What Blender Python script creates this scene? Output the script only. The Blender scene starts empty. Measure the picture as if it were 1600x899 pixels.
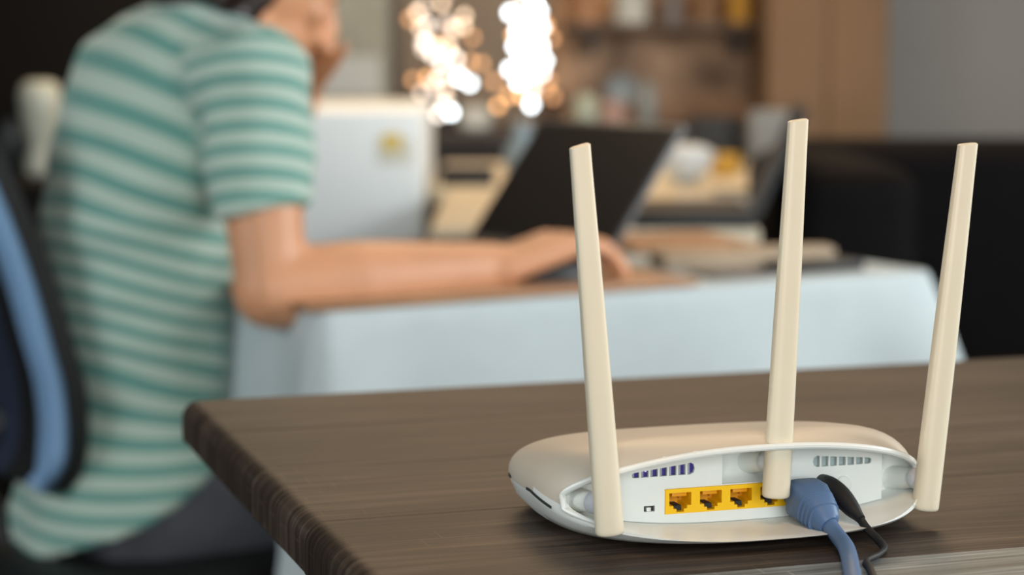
import bpy, bmesh, math, random
from mathutils import Vector, Matrix, noise
random.seed(7)
C = bpy.context.scene.collection
S = bpy.context.scene
R = math.radians

# ------------------------------------------------------------------ camera
F = 3333.0; CAMZ = 0.993; PITCH = math.atan(390/F)
cam = bpy.data.cameras.new('camera'); camo = bpy.data.objects.new('camera', cam); C.objects.link(camo)
camo.location = (0, 0, CAMZ); camo.rotation_euler = (math.pi/2-PITCH, 0, 0)
cam.sensor_width = 36; cam.lens = 36*F/1600
cam.dof.use_dof = True; cam.dof.focus_distance = 1.035; cam.dof.aperture_fstop = 5.6; cam.dof.aperture_blades = 0
cam.clip_start = .05; cam.clip_end = 60
S.camera = camo
# ------------------------------------------------------------------ light
wd = bpy.data.worlds.new('world'); S.world = wd; wd.use_nodes = True
wd.node_tree.nodes['Background'].inputs[0].default_value = (.86, .95, 1.0, 1)
wd.node_tree.nodes['Background'].inputs[1].default_value = 1.2
def area(name, loc, target, sx, sy, power, col):
    l = bpy.data.lights.new(name, 'AREA'); l.shape = 'RECTANGLE'; l.size = sx; l.size_y = sy; l.energy = power; l.color = col
    o = bpy.data.objects.new(name, l); C.objects.link(o); o.location = loc
    o.rotation_euler = (Vector(target)-Vector(loc)).to_track_quat('-Z', 'Y').to_euler(); return o
area('front_window_light', (.7, -2.1, 1.6), (.3, 2, .9), 2.6, 1.5, 74, (.90, .97, 1.0))
area('side_window_light', (2.75, 2.0, 1.5), (-.4, 3.3, .65), 1.6, 1.3, 105, (.93, .98, 1.0))
area('kitchen_ceiling_lamp', (.1, 4.4, 2.6), (.1, 4.2, 0), 2.2, 1.4, 55, (1.0, .72, .45))
area('warm_overhead_fill', (.15, .68, 1.42), (.15, 1.03, .85), .16, .16, 1.35, (1.0, .56, .24))  # added warm light above the antennas, no pendant hangs there
area('left_fill_light', (-2.6, 1.0, 1.5), (-.2, 2.4, .75), 1.6, 1.3, 48, (.90, .97, 1.0))  # added cool fill from the left; that wall has no window
S.view_settings.view_transform = 'Standard'; S.view_settings.look = 'None'
S.view_settings.exposure = 0; S.view_settings.gamma = 1; S.view_settings.use_curve_mapping = False

# ------------------------------------------------------------------ helpers
def ray(px, py):
    a = (px-800)/F; b = -(py-449.5)/F
    return Vector((a, math.cos(PITCH)+b*math.sin(PITCH), -math.sin(PITCH)+b*math.cos(PITCH)))
def atY(px, py, y):
    r = ray(px, py); return Vector((0, 0, CAMZ))+r*(y/r.y)
def atZ(px, py, z):
    r = ray(px, py); return Vector((0, 0, CAMZ))+r*((z-CAMZ)/r.z)

def mat(name, col, rough=.5, metal=0, spec=.5, noise_scale=None, noise_amt=.15, bump=0, sheen=0, emis=None, estr=0, coat=0, bump_scale=None, trans=0, sss=0):
    m = bpy.data.materials.new(name); m.use_nodes = True
    nt = m.node_tree; b = nt.nodes['Principled BSDF']
    b.inputs['Base Color'].default_value = (*col, 1); b.inputs['Roughness'].default_value = rough
    b.inputs['Metallic'].default_value = metal; b.inputs['Specular IOR Level'].default_value = spec
    b.inputs['Sheen Weight'].default_value = sheen; b.inputs['Coat Weight'].default_value = coat
    b.inputs['Transmission Weight'].default_value = trans
    if sss: b.inputs['Subsurface Weight'].default_value = sss; b.inputs['Subsurface Scale'].default_value = .01
    if emis: b.inputs['Emission Color'].default_value = (*emis, 1); b.inputs['Emission Strength'].default_value = estr
    tc = nt.nodes.new('ShaderNodeTexCoord')
    n = nt.nodes.new('ShaderNodeTexNoise'); n.inputs['Scale'].default_value = noise_scale or 8; n.inputs['Detail'].default_value = 5
    nt.links.new(tc.outputs['Object'], n.inputs['Vector'])
    mx = nt.nodes.new('ShaderNodeMixRGB'); mx.blend_type = 'MULTIPLY'
    rp = nt.nodes.new('ShaderNodeValToRGB'); a = noise_amt
    rp.color_ramp.elements[0].color = (1-a, 1-a, 1-a, 1); rp.color_ramp.elements[0].position = .3
    rp.color_ramp.elements[1].color = (1, 1, 1, 1); rp.color_ramp.elements[1].position = .7
    nt.links.new(n.outputs['Fac'], rp.inputs[0])
    mx.inputs[0].default_value = 1; mx.inputs[1].default_value = (*col, 1)
    nt.links.new(rp.outputs[0], mx.inputs[2]); nt.links.new(mx.outputs[0], b.inputs['Base Color'])
    if bump:
        n2 = nt.nodes.new('ShaderNodeTexNoise'); n2.inputs['Scale'].default_value = bump_scale or 200
        nt.links.new(tc.outputs['Object'], n2.inputs['Vector'])
        bp = nt.nodes.new('ShaderNodeBump'); bp.inputs['Strength'].default_value = bump; bp.inputs['Distance'].default_value = .001
        nt.links.new(n2.outputs['Fac'], bp.inputs['Height']); nt.links.new(bp.outputs[0], b.inputs['Normal'])
    return m

def link(name, bm, m, parent=None, smooth=True, angle=35):
    me = bpy.data.meshes.new(name)
    bmesh.ops.recalc_face_normals(bm, faces=bm.faces)
    bm.to_mesh(me); bm.free()
    if smooth:
        for p in me.polygons: p.use_smooth = True
        me.set_sharp_from_angle(angle=R(angle))
    for mm in (m if isinstance(m, (list, tuple)) else [m]): me.materials.append(mm)
    o = bpy.data.objects.new(name, me); C.objects.link(o)
    if parent: o.parent = parent
    return o
def tag(o, label, cat, group=None):
    o['label'] = label; o['category'] = cat
    if group: o['group'] = group
    return o
def thing(name, label, cat, loc=(0, 0, 0), rz=0, group=None):
    o = bpy.data.objects.new(name, None); C.objects.link(o); o.location = loc; o.rotation_euler = (0, 0, rz)
    o.empty_display_size = .05
    return tag(o, label, cat, group)
def struct(name, bm, m, parent=None):
    o = link(name, bm, m, parent)
    if not parent: o['kind'] = 'structure'
    return o
def box(bm, x0, x1, y0, y1, z0, z1, bev=0, seg=2, M=None):
    r = bmesh.ops.create_cube(bm, size=1)
    vs = r['verts']
    for v in vs: v.co = Vector((x0+(v.co.x+.5)*(x1-x0), y0+(v.co.y+.5)*(y1-y0), z0+(v.co.z+.5)*(z1-z0)))
    if bev:
        es = list({e for v in vs for e in v.link_edges})
        rr = bmesh.ops.bevel(bm, geom=es, offset=bev, segments=seg, profile=.5, affect='EDGES')
        vs = list({v for f in rr['faces'] for v in f.verts} | {v for v in vs if v.is_valid})
    if M is not None:
        for v in vs: v.co = M @ v.co
    return vs
def newbox(x0, x1, y0, y1, z0, z1, bev=0, seg=2, M=None):
    bm = bmesh.new(); box(bm, x0, x1, y0, y1, z0, z1, bev, seg, M); return bm
def loft(bm, rings, cap=True):
    rv = [[bm.verts.new(p) for p in r] for r in rings]
    n = len(rv[0])
    for a, b in zip(rv, rv[1:]):
        for i in range(n):
            bm.faces.new((a[i], a[(i+1) % n], b[(i+1) % n], b[i]))
    if cap:
        bm.faces.new(rv[0][::-1]); bm.faces.new(rv[-1])
    return rv
def frame(t):
    t = t.normalized(); u = t.orthogonal().normalized(); return u, t.cross(u)
def catmull(P, k=8):
    P = [Vector(p) for p in P]; out = []
    Q = [P[0]*2-P[1]]+P+[P[-1]*2-P[-2]]
    for i in range(1, len(Q)-2):
        for j in range(k):
            t = j/k; a, b, c, d = Q[i-1:i+3]
            out.append(.5*((2*b)+(c-a)*t+(2*a-5*b+4*c-d)*t*t+(3*b-a-3*c+d)*t**3))
    out.append(P[-1].copy()); return out
def tube(bm, pts, rad, n=12, flat=1, up=None, smooth=6):
    pts = catmull(pts, smooth) if smooth > 1 else [Vector(p) for p in pts]
    rings = []; u = None
    for i, p in enumerate(pts):
        t = (pts[min(i+1, len(pts)-1)]-pts[max(i-1, 0)]).normalized()
        if up is not None: uu = (up-t*up.dot(t)).normalized()
        elif u is None: uu = t.orthogonal().normalized()
        else: uu = (u-t*u.dot(t)).normalized()
        u = uu; v = t.cross(u)
        r = rad(i/(len(pts)-1)) if callable(rad) else rad
        rings.append([p+u*(math.cos(2*math.pi*k/n)*r*flat)+v*(math.sin(2*math.pi*k/n)*r) for k in range(n)])
    loft(bm, rings)
def lathe(bm, prof, n=24, M=Matrix()):
    rings = [[M @ Vector((r*math.cos(2*math.pi*k/n), r*math.sin(2*math.pi*k/n), z)) for k in range(n)] for r, z in prof]
    loft(bm, rings)
def tcap(bm, p0, r0, p1, r1, n=12):
    p0 = Vector(p0); p1 = Vector(p1); t = (p1-p0)
    if t.length < 1e-6: t = Vector((0, 0, 1e-5))
    tn = t.normalized(); u, v = frame(t); rings = []
    def ring(c, r): return [c+u*(r*math.cos(2*math.pi*k/n))+v*(r*math.sin(2*math.pi*k/n)) for k in range(n)]
    for a in (-85, -55, -28): rings.append(ring(p0+tn*(r0*math.sin(R(a))), r0*math.cos(R(a))))
    for s in (0, .33, .66, 1): rings.append(ring(p0.lerp(p1, s), r0+(r1-r0)*s))
    for a in (28, 55, 85): rings.append(ring(p1+tn*(r1*math.sin(R(a))), r1*math.cos(R(a))))
    loft(bm, rings)
def ellips(bm, c, sx, sy, sz, M=None, seg=16):
    r = bmesh.ops.create_uvsphere(bm, u_segments=seg, v_segments=seg-4, radius=1)
    for v in r['verts']:
        p = Vector((v.co.x*sx, v.co.y*sy, v.co.z*sz))
        if M is not None: p = M @ p
        v.co = p+Vector(c)
def remesh(bm, voxel, smooth_it=6):
    me = bpy.data.meshes.new('tmp'); bmesh.ops.recalc_face_normals(bm, faces=bm.faces); bm.to_mesh(me); bm.free()
    o = bpy.data.objects.new('tmp', me); C.objects.link(o)
    md = o.modifiers.new('r', 'REMESH'); md.mode = 'VOXEL'; md.voxel_size = voxel
    if smooth_it:
        sm = o.modifiers.new('s', 'SMOOTH'); sm.factor = .5; sm.iterations = smooth_it
    dg = bpy.context.evaluated_depsgraph_get(); dg.update()
    res = bpy.data.meshes.new_from_object(o.evaluated_get(dg))
    bpy.data.objects.remove(o); bpy.data.meshes.remove(me)
    out = bmesh.new(); out.from_mesh(res); bpy.data.meshes.remove(res); return out

# ------------------------------------------------------------------ materials
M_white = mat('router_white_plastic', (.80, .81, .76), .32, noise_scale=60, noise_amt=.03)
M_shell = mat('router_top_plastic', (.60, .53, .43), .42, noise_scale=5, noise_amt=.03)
M_ant = mat('antenna_plastic', (.77, .68, .51), .38, noise_scale=40, noise_amt=.03)
M_hinge = mat('hinge_plastic', (.72, .74, .80), .35)
M_yel = mat('yellow_port_plastic', (1.0, .56, .0), .42, noise_amt=.05)
M_yeldark = mat('port_inner_plastic', (.80, .33, .0), .5, noise_amt=.05)
M_dark = mat('dark_cavity', (.02, .022, .02), .7)
M_gold = mat('contact_metal', (.6, .25, .05), .35, metal=.8)
M_fin = mat('vent_fin_plastic', (.40, .40, .44), .5)
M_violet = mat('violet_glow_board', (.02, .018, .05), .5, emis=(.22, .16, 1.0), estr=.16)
M_led = mat('violet_led', (.8, .8, 1), .4, emis=(.6, .5, 1.0), estr=1.2)
M_palevent = mat('pale_vent_inside', (.42, .50, .48), .5)
M_blue = mat('blue_cable_plastic', (.08, .15, .285), .5, noise_amt=.06)
M_blackp = mat('black_cable_plastic', (.006, .006, .007), .6)
M_metal = mat('black_steel', (.012, .012, .013), .5)
M_wall = mat('painted_wall', (.30, .235, .175), .85, noise_scale=3, noise_amt=.2)
M_greywall = mat('grey_wall_paint', (.28, .275, .265), .85, noise_scale=2, noise_amt=.08)
M_darkwall = mat('dark_wall_paint', (.008, .006, .005), .8, spec=.15, noise_scale=2, noise_amt=.3)
M_floor = mat('dark_floor', (.03, .022, .018), .45, noise_scale=3, noise_amt=.3)
M_ceil = mat('ceiling_paint', (.35, .33, .3), .9)
M_skin = mat('skin', (.66, .315, .165), .5, noise_scale=14, noise_amt=.12, sss=.08)
M_hair = mat('dark_brown_hair', (.018, .007, .004), .4, noise_scale=90, noise_amt=.5)
M_pants = mat('charcoal_trousers', (.13, .13, .15), .9, noise_scale=12, noise_amt=.4)
M_cloth = mat('white_tablecloth', (.50, .555, .56), .85, noise_scale=30, noise_amt=.05, bump=.2)
M_blackm = mat('black_matte', (.007, .007, .007), .55)
M_laptop = mat('laptop_screen_black', (.022, .020, .020), .35)
M_lapedge = mat('laptop_grey_edge', (.13, .13, .135), .4)
M_brown = mat('brown_board_wood', (.40, .20, .095), .5, noise_scale=12, noise_amt=.3)
M_beige = mat('beige_board', (.42, .32, .22), .6, noise_scale=20, noise_amt=.2)
M_sofa = mat('black_leather', (.004, .003, .003), .8, spec=.1, noise_scale=20, noise_amt=.3)
M_fridge = mat('fridge_enamel', (.84, .88, .88), .4, noise_amt=.03)
M_tan = mat('tan_cupboard_wood', (.25, .15, .08), .8, noise_scale=2.5, noise_amt=.3)
M_cream = mat('cream_tablecloth', (.62, .54, .40), .8, noise_scale=8, noise_amt=.15)
M_cer = mat('white_ceramic', (.70, .76, .80), .25)
M_vase = mat('cream_ceramic', (.62, .62, .50), .35, noise_scale=10, noise_amt=.25)
M_mustard = mat('mustard_ceramic', (.55, .30, .03), .4)
M_chairblue = mat('blue_chair_plastic', (.20, .34, .54), .5, noise_amt=.08)
M_chairnavy = mat('navy_chair_mesh', (.012, .02, .045), .7)
M_grey = mat('grey_paper', (.16, .145, .14), .7)
M_paper = mat('pale_paper', (.55, .56, .52), .7, noise_scale=9, noise_amt=.2)
M_sticker = mat('yellow_sticker', (.85, .60, .10), .5)

def brickmat():
    m = mat('old_brick_wall', (.42, .24, .13), .85); nt = m.node_tree; b = nt.nodes['Principled BSDF']
    tc = [n for n in nt.nodes if n.type == 'TEX_COORD'][0]
    n = nt.nodes.new('ShaderNodeTexNoise'); n.inputs['Scale'].default_value = 7; n.inputs['Detail'].default_value = 3
    r = nt.nodes.new('ShaderNodeValToRGB'); r.color_ramp.elements[0].color = (.24, .14, .085, 1); r.color_ramp.elements[0].position = .36
    r.color_ramp.elements[1].color = (.62, .37, .22, 1); r.color_ramp.elements[1].position = .62
    nt.links.new(tc.outputs['Object'], n.inputs[0]); nt.links.new(n.outputs['Fac'], r.inputs[0]); nt.links.new(r.outputs[0], b.inputs['Base Color'])
    return m
M_brick = brickmat()

def woodmat(name, dark, mid, light, rough):
    m = bpy.data.materials.new(name); m.use_nodes = True; nt = m.node_tree; b = nt.nodes['Principled BSDF']; L = nt.links.new
    tc = nt.nodes.new('ShaderNodeTexCoord'); mp = nt.nodes.new('ShaderNodeMapping')
    # grain runs along local X and wraps down the left end (x+z)
    sx = nt.nodes.new('ShaderNodeSeparateXYZ'); L(tc.outputs['Object'], sx.inputs[0])
    ad = nt.nodes.new('ShaderNodeMath'); ad.operation = 'SUBTRACT'; L(sx.outputs[0], ad.inputs[0]); L(sx.outputs[2], ad.inputs[1])
    cb = nt.nodes.new('ShaderNodeCombineXYZ'); L(ad.outputs[0], cb.inputs[0]); L(sx.outputs[1], cb.inputs[1])
    wv = nt.nodes.new('ShaderNodeTexNoise'); wv.inputs['Scale'].default_value = 5
    L(cb.outputs[0], wv.inputs['Vector'])
    mixv = nt.nodes.new('ShaderNodeMixRGB'); mixv.blend_type = 'ADD'; mixv.inputs[0].default_value = .018
    L(cb.outputs[0], mixv.inputs[1]); L(wv.outputs['Color'], mixv.inputs[2])
    mp.inputs['Scale'].default_value = (4, 95, 1); L(mixv.outputs[0], mp.inputs['Vector'])
    n1 = nt.nodes.new('ShaderNodeTexNoise'); n1.inputs['Scale'].default_value = 1.3; n1.inputs['Detail'].default_value = 6; n1.inputs['Roughness'].default_value = .65
    L(mp.outputs[0], n1.inputs['Vector'])
    mp2 = nt.nodes.new('ShaderNodeMapping'); mp2.inputs['Scale'].default_value = (9, 420, 1); L(mixv.outputs[0], mp2.inputs['Vector'])
    n2 = nt.nodes.new('ShaderNodeTexNoise'); n2.inputs['Scale'].default_value = 1; n2.inputs['Detail'].default_value = 4; L(mp2.outputs[0], n2.inputs['Vector'])
    mp3 = nt.nodes.new('ShaderNodeMapping'); mp3.inputs['Scale'].default_value = (3, 14, 1); L(cb.outputs[0], mp3.inputs['Vector'])
    n3 = nt.nodes.new('ShaderNodeTexNoise'); n3.inputs['Scale'].default_value = 1; n3.inputs['Detail'].default_value = 3; L(mp3.outputs[0], n3.inputs['Vector'])
    s1 = nt.nodes.new('ShaderNodeMath'); s1.operation = 'MULTIPLY_ADD'; s1.inputs[1].default_value = .45; L(n1.outputs['Fac'], s1.inputs[0])
    s2 = nt.nodes.new('ShaderNodeMath'); s2.operation = 'MULTIPLY_ADD'; s2.inputs[1].default_value = .28; L(n2.outputs['Fac'], s2.inputs[0])
    s3 = nt.nodes.new('ShaderNodeMath'); s3.operation = 'MULTIPLY'; s3.inputs[1].default_value = .30; L(n3.outputs['Fac'], s3.inputs[0])
    L(s3.outputs[0], s2.inputs[2]); L(s2.outputs[0], s1.inputs[2])
    r = nt.nodes.new('ShaderNodeValToRGB'); e = r.color_ramp.elements
    e[0].position = .40; e[0].color = (*dark, 1); e[1].position = .64; e[1].color = (*light, 1)
    k = e.new(.52); k.color = (*mid, 1)
    L(s1.outputs[0], r.inputs[0])
    # pale saw marks: short strokes across the grain, only in patches
    br = nt.nodes.new('ShaderNodeTexBrick'); br.inputs['Color1'].default_value = (0, 0, 0, 1); br.inputs['Color2'].default_value = (0, 0, 0, 1)
    br.inputs['Mortar'].default_value = (1, 1, 1, 1); br.inputs['Scale'].default_value = 1; br.inputs['Mortar Size'].default_value = .0007
    br.inputs['Mortar Smooth'].default_value = .8
    br.inputs['Brick Width'].default_value = .022; br.inputs['Row Height'].default_value = .016; L(cb.outputs[0], br.inputs['Vector'])
    n4 = nt.nodes.new('ShaderNodeTexNoise'); n4.inputs['Scale'].default_value = 9; L(cb.outputs[0], n4.inputs['Vector'])
    r4 = nt.nodes.new('ShaderNodeValToRGB'); r4.color_ramp.elements[0].position = .52; r4.color_ramp.elements[1].position = .64; L(n4.outputs['Fac'], r4.inputs[0])
    mm = nt.nodes.new('ShaderNodeMath'); mm.operation = 'MULTIPLY'; L(br.outputs['Color'], mm.inputs[0]); L(r4.outputs[0], mm.inputs[1])
    mm2 = nt.nodes.new('ShaderNodeMath'); mm2.operation = 'MULTIPLY'; L(mm.outputs[0], mm2.inputs[0]); mm2.inputs[1].default_value = .35
    mx = nt.nodes.new('ShaderNodeMixRGB'); L(mm2.outputs[0], mx.inputs[0]); L(r.outputs[0], mx.inputs[1]); mx.inputs[2].default_value = (*[min(1, c*1.5) for c in light], 1)
    L(mx.outputs[0], b.inputs['Base Color'])
    b.inputs['Roughness'].default_value = rough; b.inputs['Specular IOR Level'].default_value = .28
    bp = nt.nodes.new('ShaderNodeBump'); bp.inputs['Strength'].default_value = .9; bp.inputs['Distance'].default_value = .0007
    L(s1.outputs[0], bp.inputs['Height']); L(bp.outputs[0], b.inputs['Normal'])
    return m
M_wood = woodmat('weathered_brown_wood', (.010, .0065, .005), (.037, .0245, .017), (.105, .075, .054), .5)
M_woodsheen = woodmat('sheen_tinted_wood', (.04, .038, .034), (.17, .185, .18), (.42, .48, .49), .42)  # bluish window sheen put into the near plank's wood colour

def stripemat():
    m = mat('striped_jersey', (.5, .6, .55), .9, sheen=.2, noise_scale=30, noise_amt=.08); nt = m.node_tree; b = nt.nodes['Principled BSDF']; L = nt.links.new
    a = nt.nodes.new('ShaderNodeAttribute'); a.attribute_name = 'stripe'
    f = nt.nodes.new('ShaderNodeMath'); f.operation = 'FRACT'; L(a.outputs['Fac'], f.inputs[0])
    r = nt.nodes.new('ShaderNodeValToRGB'); e = r.color_ramp.elements; r.color_ramp.interpolation = 'LINEAR'
    T = (.125, .30, .25, 1); W = (.43, .53, .45, 1)
    e[0].position = 0; e[0].color = T; e[1].position = 1; e[1].color = T
    for p, c in ((.40, T), (.46, W), (.94, W)): k = e.new(p); k.color = c
    L(f.outputs[0], r.inputs[0]); L(r.outputs[0], b.inputs['Base Color']); return m
M_stripe = stripemat()

# ------------------------------------------------------------------ room
struct('floor', newbox(-2.7, 2.9, -2.1, 6.4, -.1, 0), M_floor)
struct('ceiling', newbox(-2.7, 2.9, -2.1, 6.4, 2.75, 2.85), M_ceil)
wb = bpy.data.objects.new('wall_back', None); C.objects.link(wb); wb['kind'] = 'structure'
X0 = atY(380, 0, 6.2).x; X1 = atY(865, 0, 6.2).x; X2 = atY(1192, 0, 6.2).x; X3 = atY(1392, 0, 6.2).x
link('painted_panel', newbox(X0, X1, 6.2, 6.4, 0, 2.75), M_wall, wb)
link('brick_panel', newbox(X1, X2, 6.19, 6.4, 0, 2.75), M_brick, wb)
link('grey_panel', newbox(X2, 2.9, 6.2, 6.4, 0, 2.75), M_greywall, wb)
link('dark_panel', newbox(-2.7, X0, 6.2, 6.4, 0, 2.75), M_darkwall, wb)
struct('wall_left', newbox(-2.8, -2.7, -2.1, 6.4, 0, 2.75), M_darkwall)
bm = bmesh.new()
for a in ((-2.1, .6, 0, 2.75), (2.2, 6.4, 0, 2.75), (.6, 2.2, 0, .85), (.6, 2.2, 2.15, 2.75)): box(bm, 2.9, 3.0, a[0], a[1], a[2], a[3])
struct('wall_right', bm, M_greywall)
bm = bmesh.new()
for a in ((-2.7, -.7, 0, 2.75), (2.1, 2.9, 0, 2.75), (-.7, 2.1, 0, .8), (-.7, 2.1, 2.4, 2.75)): box(bm, a[0], a[1], -2.2, -2.1, a[2], a[3])
struct('wall_front', bm, M_greywall)
bm = bmesh.new()
for a in ((-.7, -.65, .8, 2.4), (2.05, 2.1, .8, 2.4), (.67, .73, .8, 2.4)): box(bm, a[0], a[1], -2.19, -2.13, a[2], a[3])
for z in (.8, 2.35): box(bm, -.65, 2.05, -2.185, -2.135, z, z+.05)
struct('window_1', bm, M_cer)
bm = bmesh.new()
for y in (.6, 1.38, 2.15): box(bm, 2.92, 2.97, y, y+.05, .85, 2.15)
for z in (.85, 2.1): box(bm, 2.925, 2.965, .65, 2.15, z, z+.05)
struct('window_2', bm, M_cer)

# ------------------------------------------------------------------ front table
TA = R(18); TO = Vector((.11, 1.035, .75))
TM = Matrix.Translation(TO) @ Matrix.Rotation(TA, 4, 'Z')
t = thing('wooden_table', 'brown weathered wood plank dining table the white router stands on', 'table', (TO.x, TO.y, 0), TA)
UL = -.198
def plank(v0, v1, m):
    bm = bmesh.new(); prof = []
    r = .011; xr = 1.15; th = .032
    for k in range(7):
        a = R(180-90*k/6); prof.append((UL+r+r*math.cos(a), .75-r+r*math.sin(a)))
    prof += [(xr-.01, .75), (xr, .74), (xr, .75-th), (UL+.006, .75-th), (UL, .75-th+.006)]
    e = .0006
    rings = [[Vector((x, v0, z-e)) for x, z in prof], [Vector((x, v0+e, z)) for x, z in prof], [Vector((x, v1-e, z)) for x, z in prof], [Vector((x, v1, z-e)) for x, z in prof]]
    # slightly uneven top
    loft(bm, rings); return link('plank', bm, m, t, angle=25)
vs = [-.40, -.24, -.071, .086, .22, .345, .466]
for i in range(len(vs)-1): plank(vs[i], vs[i+1], M_woodsheen if i in (1,) else M_wood)
for sx, sy in ((UL+.085, -.36), (UL+.085, .20), (1.09, -.36), (1.09, .20)):
    link('leg', newbox(sx-.02, sx+.02, sy-.02, sy+.02, 0, .70, .003), M_metal, t)
for sy in (-.36, .20): link('apron', newbox(UL+.085, 1.09, sy-.012, sy+.012, .685, .718, .002), M_metal, t)

# ------------------------------------------------------------------ router
rt = thing('wireless_router', 'white wireless router with three upright antennas and yellow ports on the wooden table', 'router', TO, TA)
UC = .006; AX = .101; VC = .045; BM_ = .091; BP = .085
def zedge(v):
    s = (v+.046)/(.13+.046); s = max(0, min(1, s)); return .0075+.0125*min(1, s*2.2)
def ztop(v): return .0502-.018*max(0, min(1.05, (v-.002)/.125))
NR = 2.7
def outline(th, rho):
    c, s = math.cos(th), math.sin(th)
    n = NR
    k = (abs(c)**n+abs(s)**n)**(-1/n)
    return UC+AX*rho*c*k, VC+(BP if s > 0 else BM_)*rho*s*k
def body_top(u, v):
    x = abs(u-UC)/AX; y = abs(v-VC)/(BP if v > VC else BM_)
    r = min(1, (x**NR+y**NR)**(1/NR))
    ze = zedge(v); return ze+.0015+(ztop(v)-ze-.0015)*(1-r**6)**.5
N = 160
bm = bmesh.new(); rings = []
for rho, kind in ((.02, 'b'), (.5, 'b'), (.82, 'b'), (.9, 'l1'), (.965, 'l2'), (.99, 'l3'), (1, 'e0'), (1, 'e1')):
    rg = []
    for i in range(N):
        th = 2*math.pi*i/N; u, v = outline(th, rho); ze = zedge(v)
        z = {'b': .0035, 'l1': .0042, 'l2': .0035+(ze-.0035)*.45, 'l3': .0035+(ze-.0035)*.8, 'e0': ze-.0005, 'e1': ze+.0015}[kind]
        rg.append(Vector((u, v, z)))
    rings.append(rg)
for rho in (.999, .996, .991, .984, .974, .96, .94, .915, .885, .85, .81, .76, .70, .6, .5, .4, .3, .2, .1, .03):
    rings.append([Vector((*outline(2*math.pi*i/N, rho), 0)) for i in range(N)])
    for p in rings[-1]: p.z = body_top(p.x, p.y)
loft(bm, rings)
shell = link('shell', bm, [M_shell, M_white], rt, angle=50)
# eye-shaped rear opening, as (u, z) curve
def eye(t, g=0):   # t 0..1 along upper left->right, returns z_upper, z_lower
    x = -1+2*t
    up = .0225+.0235*max(0, 1-abs(x)**2.5)**.62
    lo = .0185-.0125*max(0, 1-abs(x)**2.6)**.8
    return up+g, lo-g
EL, ER = -.0895, .1015
bm = bmesh.new(); K = 48
def eyering(v, grow):
    pts = []
    for i in range(K+1):
        t = i/K; pts.append(Vector((EL-grow+(ER-EL+2*grow)*t, v, eye(t, grow)[0])))
    for i in range(K-1, 0, -1):
        t = i/K; pts.append(Vector((EL-grow+(ER-EL+2*grow)*t, v, eye(t, grow)[1])))
    return pts
loft(bm, [eyering(-.09, 0), eyering(.0170, 0)])
cut = link('cutter', bm, M_white)
cut.matrix_world = TM
md = shell.modifiers.new('b', 'BOOLEAN'); md.operation = 'DIFFERENCE'; md.object = cut; md.solver = 'EXACT'
bpy.context.view_layer.update()
dg = bpy.context.evaluated_depsgraph_get()
nm = bpy.data.meshes.new_from_object(shell.evaluated_get(dg)); shell.modifiers.clear(); shell.data = nm; nm.name = 'shell'
if len(nm.materials) < 2: nm.materials.append(M_white)
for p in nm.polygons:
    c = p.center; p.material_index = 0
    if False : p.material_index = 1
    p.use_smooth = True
# inner faces of the opening (below / behind the rim) and the base are the whiter plastic
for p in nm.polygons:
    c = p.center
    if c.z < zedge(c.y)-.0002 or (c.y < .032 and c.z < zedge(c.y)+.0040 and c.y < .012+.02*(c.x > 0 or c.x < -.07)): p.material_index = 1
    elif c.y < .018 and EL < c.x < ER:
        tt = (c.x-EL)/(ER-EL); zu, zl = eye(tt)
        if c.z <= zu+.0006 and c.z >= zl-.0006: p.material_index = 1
nm.set_sharp_from_angle(angle=R(40))
bpy.data.objects.remove(cut)
# rim bezel following the opening where it meets the shell
def surf_v(u, z):
    x = min(.9999, abs(u-UC)/AX); lo, hi = VC-BM_*(1-x**NR)**(1/NR)+.0002, VC
    if body_top(u, lo) > z: return lo
    for _ in range(40):
        m = (lo+hi)/2
        if body_top(u, m) < z: lo = m
        else: hi = m
    return (lo+hi)/2
up = []
for i in range(0, 61):
    t = .5-.5*math.cos(math.pi*(.02+.96*i/60)); u = EL+(ER-EL)*t; z = eye(t)[0]+.0006
    up.append(Vector((u, surf_v(u, z)-.0006, z)))
def lower_rim(ts):
    out = []
    for t in ts:
        u = EL+(ER-EL)*t; z = eye(t)[1]-.0004; out.append(Vector((u, surf_v(u, z)-.0003, z)))
    return out
tl_ = [.002, .006, .012, .022, .035, .055, .08]
up = lower_rim(tl_[::-1])+up+lower_rim([1-q for q in tl_])
bm = bmesh.new(); tube(bm, up, lambda s: .0017*min(1, .35+s*12, .35+(1-s)*12), 10, smooth=1)
link('rim', bm, M_white, rt)
# rear panel with true openings
def poly_fill(loops, depth, v):
    bm = bmesh.new(); es = []
    for lp in loops:
        vv = [bm.verts.new((p[0], v, p[1])) for p in lp]
        for i in range(len(vv)): es.append(bm.edges.new((vv[i], vv[(i+1) % len(vv)])))
    bmesh.ops.triangle_fill(bm, use_beauty=True, use_dissolve=False, edges=es)
    g = bmesh.ops.extrude_face_region(bm, geom=bm.faces[:])
    bmesh.ops.translate(bm, vec=(0, depth, 0), verts=[e for e in g['geom'] if isinstance(e, bmesh.types.BMVert)])
    return bm
def rect(a, b, c, d): return [(a, c), (b, c), (b, d), (a, d)]
loops = []
PL, PR = -.062, .080
outer = []
for i in range(25):
    u = PL+(PR-PL)*i/24; outer.append((u, eye((u-EL)/(ER-EL))[1]+.0002))
for i in range(24, -1, -1):
    u = PL+(PR-PL)*i/24; outer.append((u, eye((u-EL)/(ER-EL))[0]-.0002))
loops.append(outer)
PX0, PX1, PZ0, PZ1 = -.0378, .0270, .0118, .0243
loops.append(rect(PX0, PX1, PZ0, PZ1))
loops.append(rect(.0272+.0006, .0405, PZ0, PZ1-.0005))      # blue wan port hole
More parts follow.
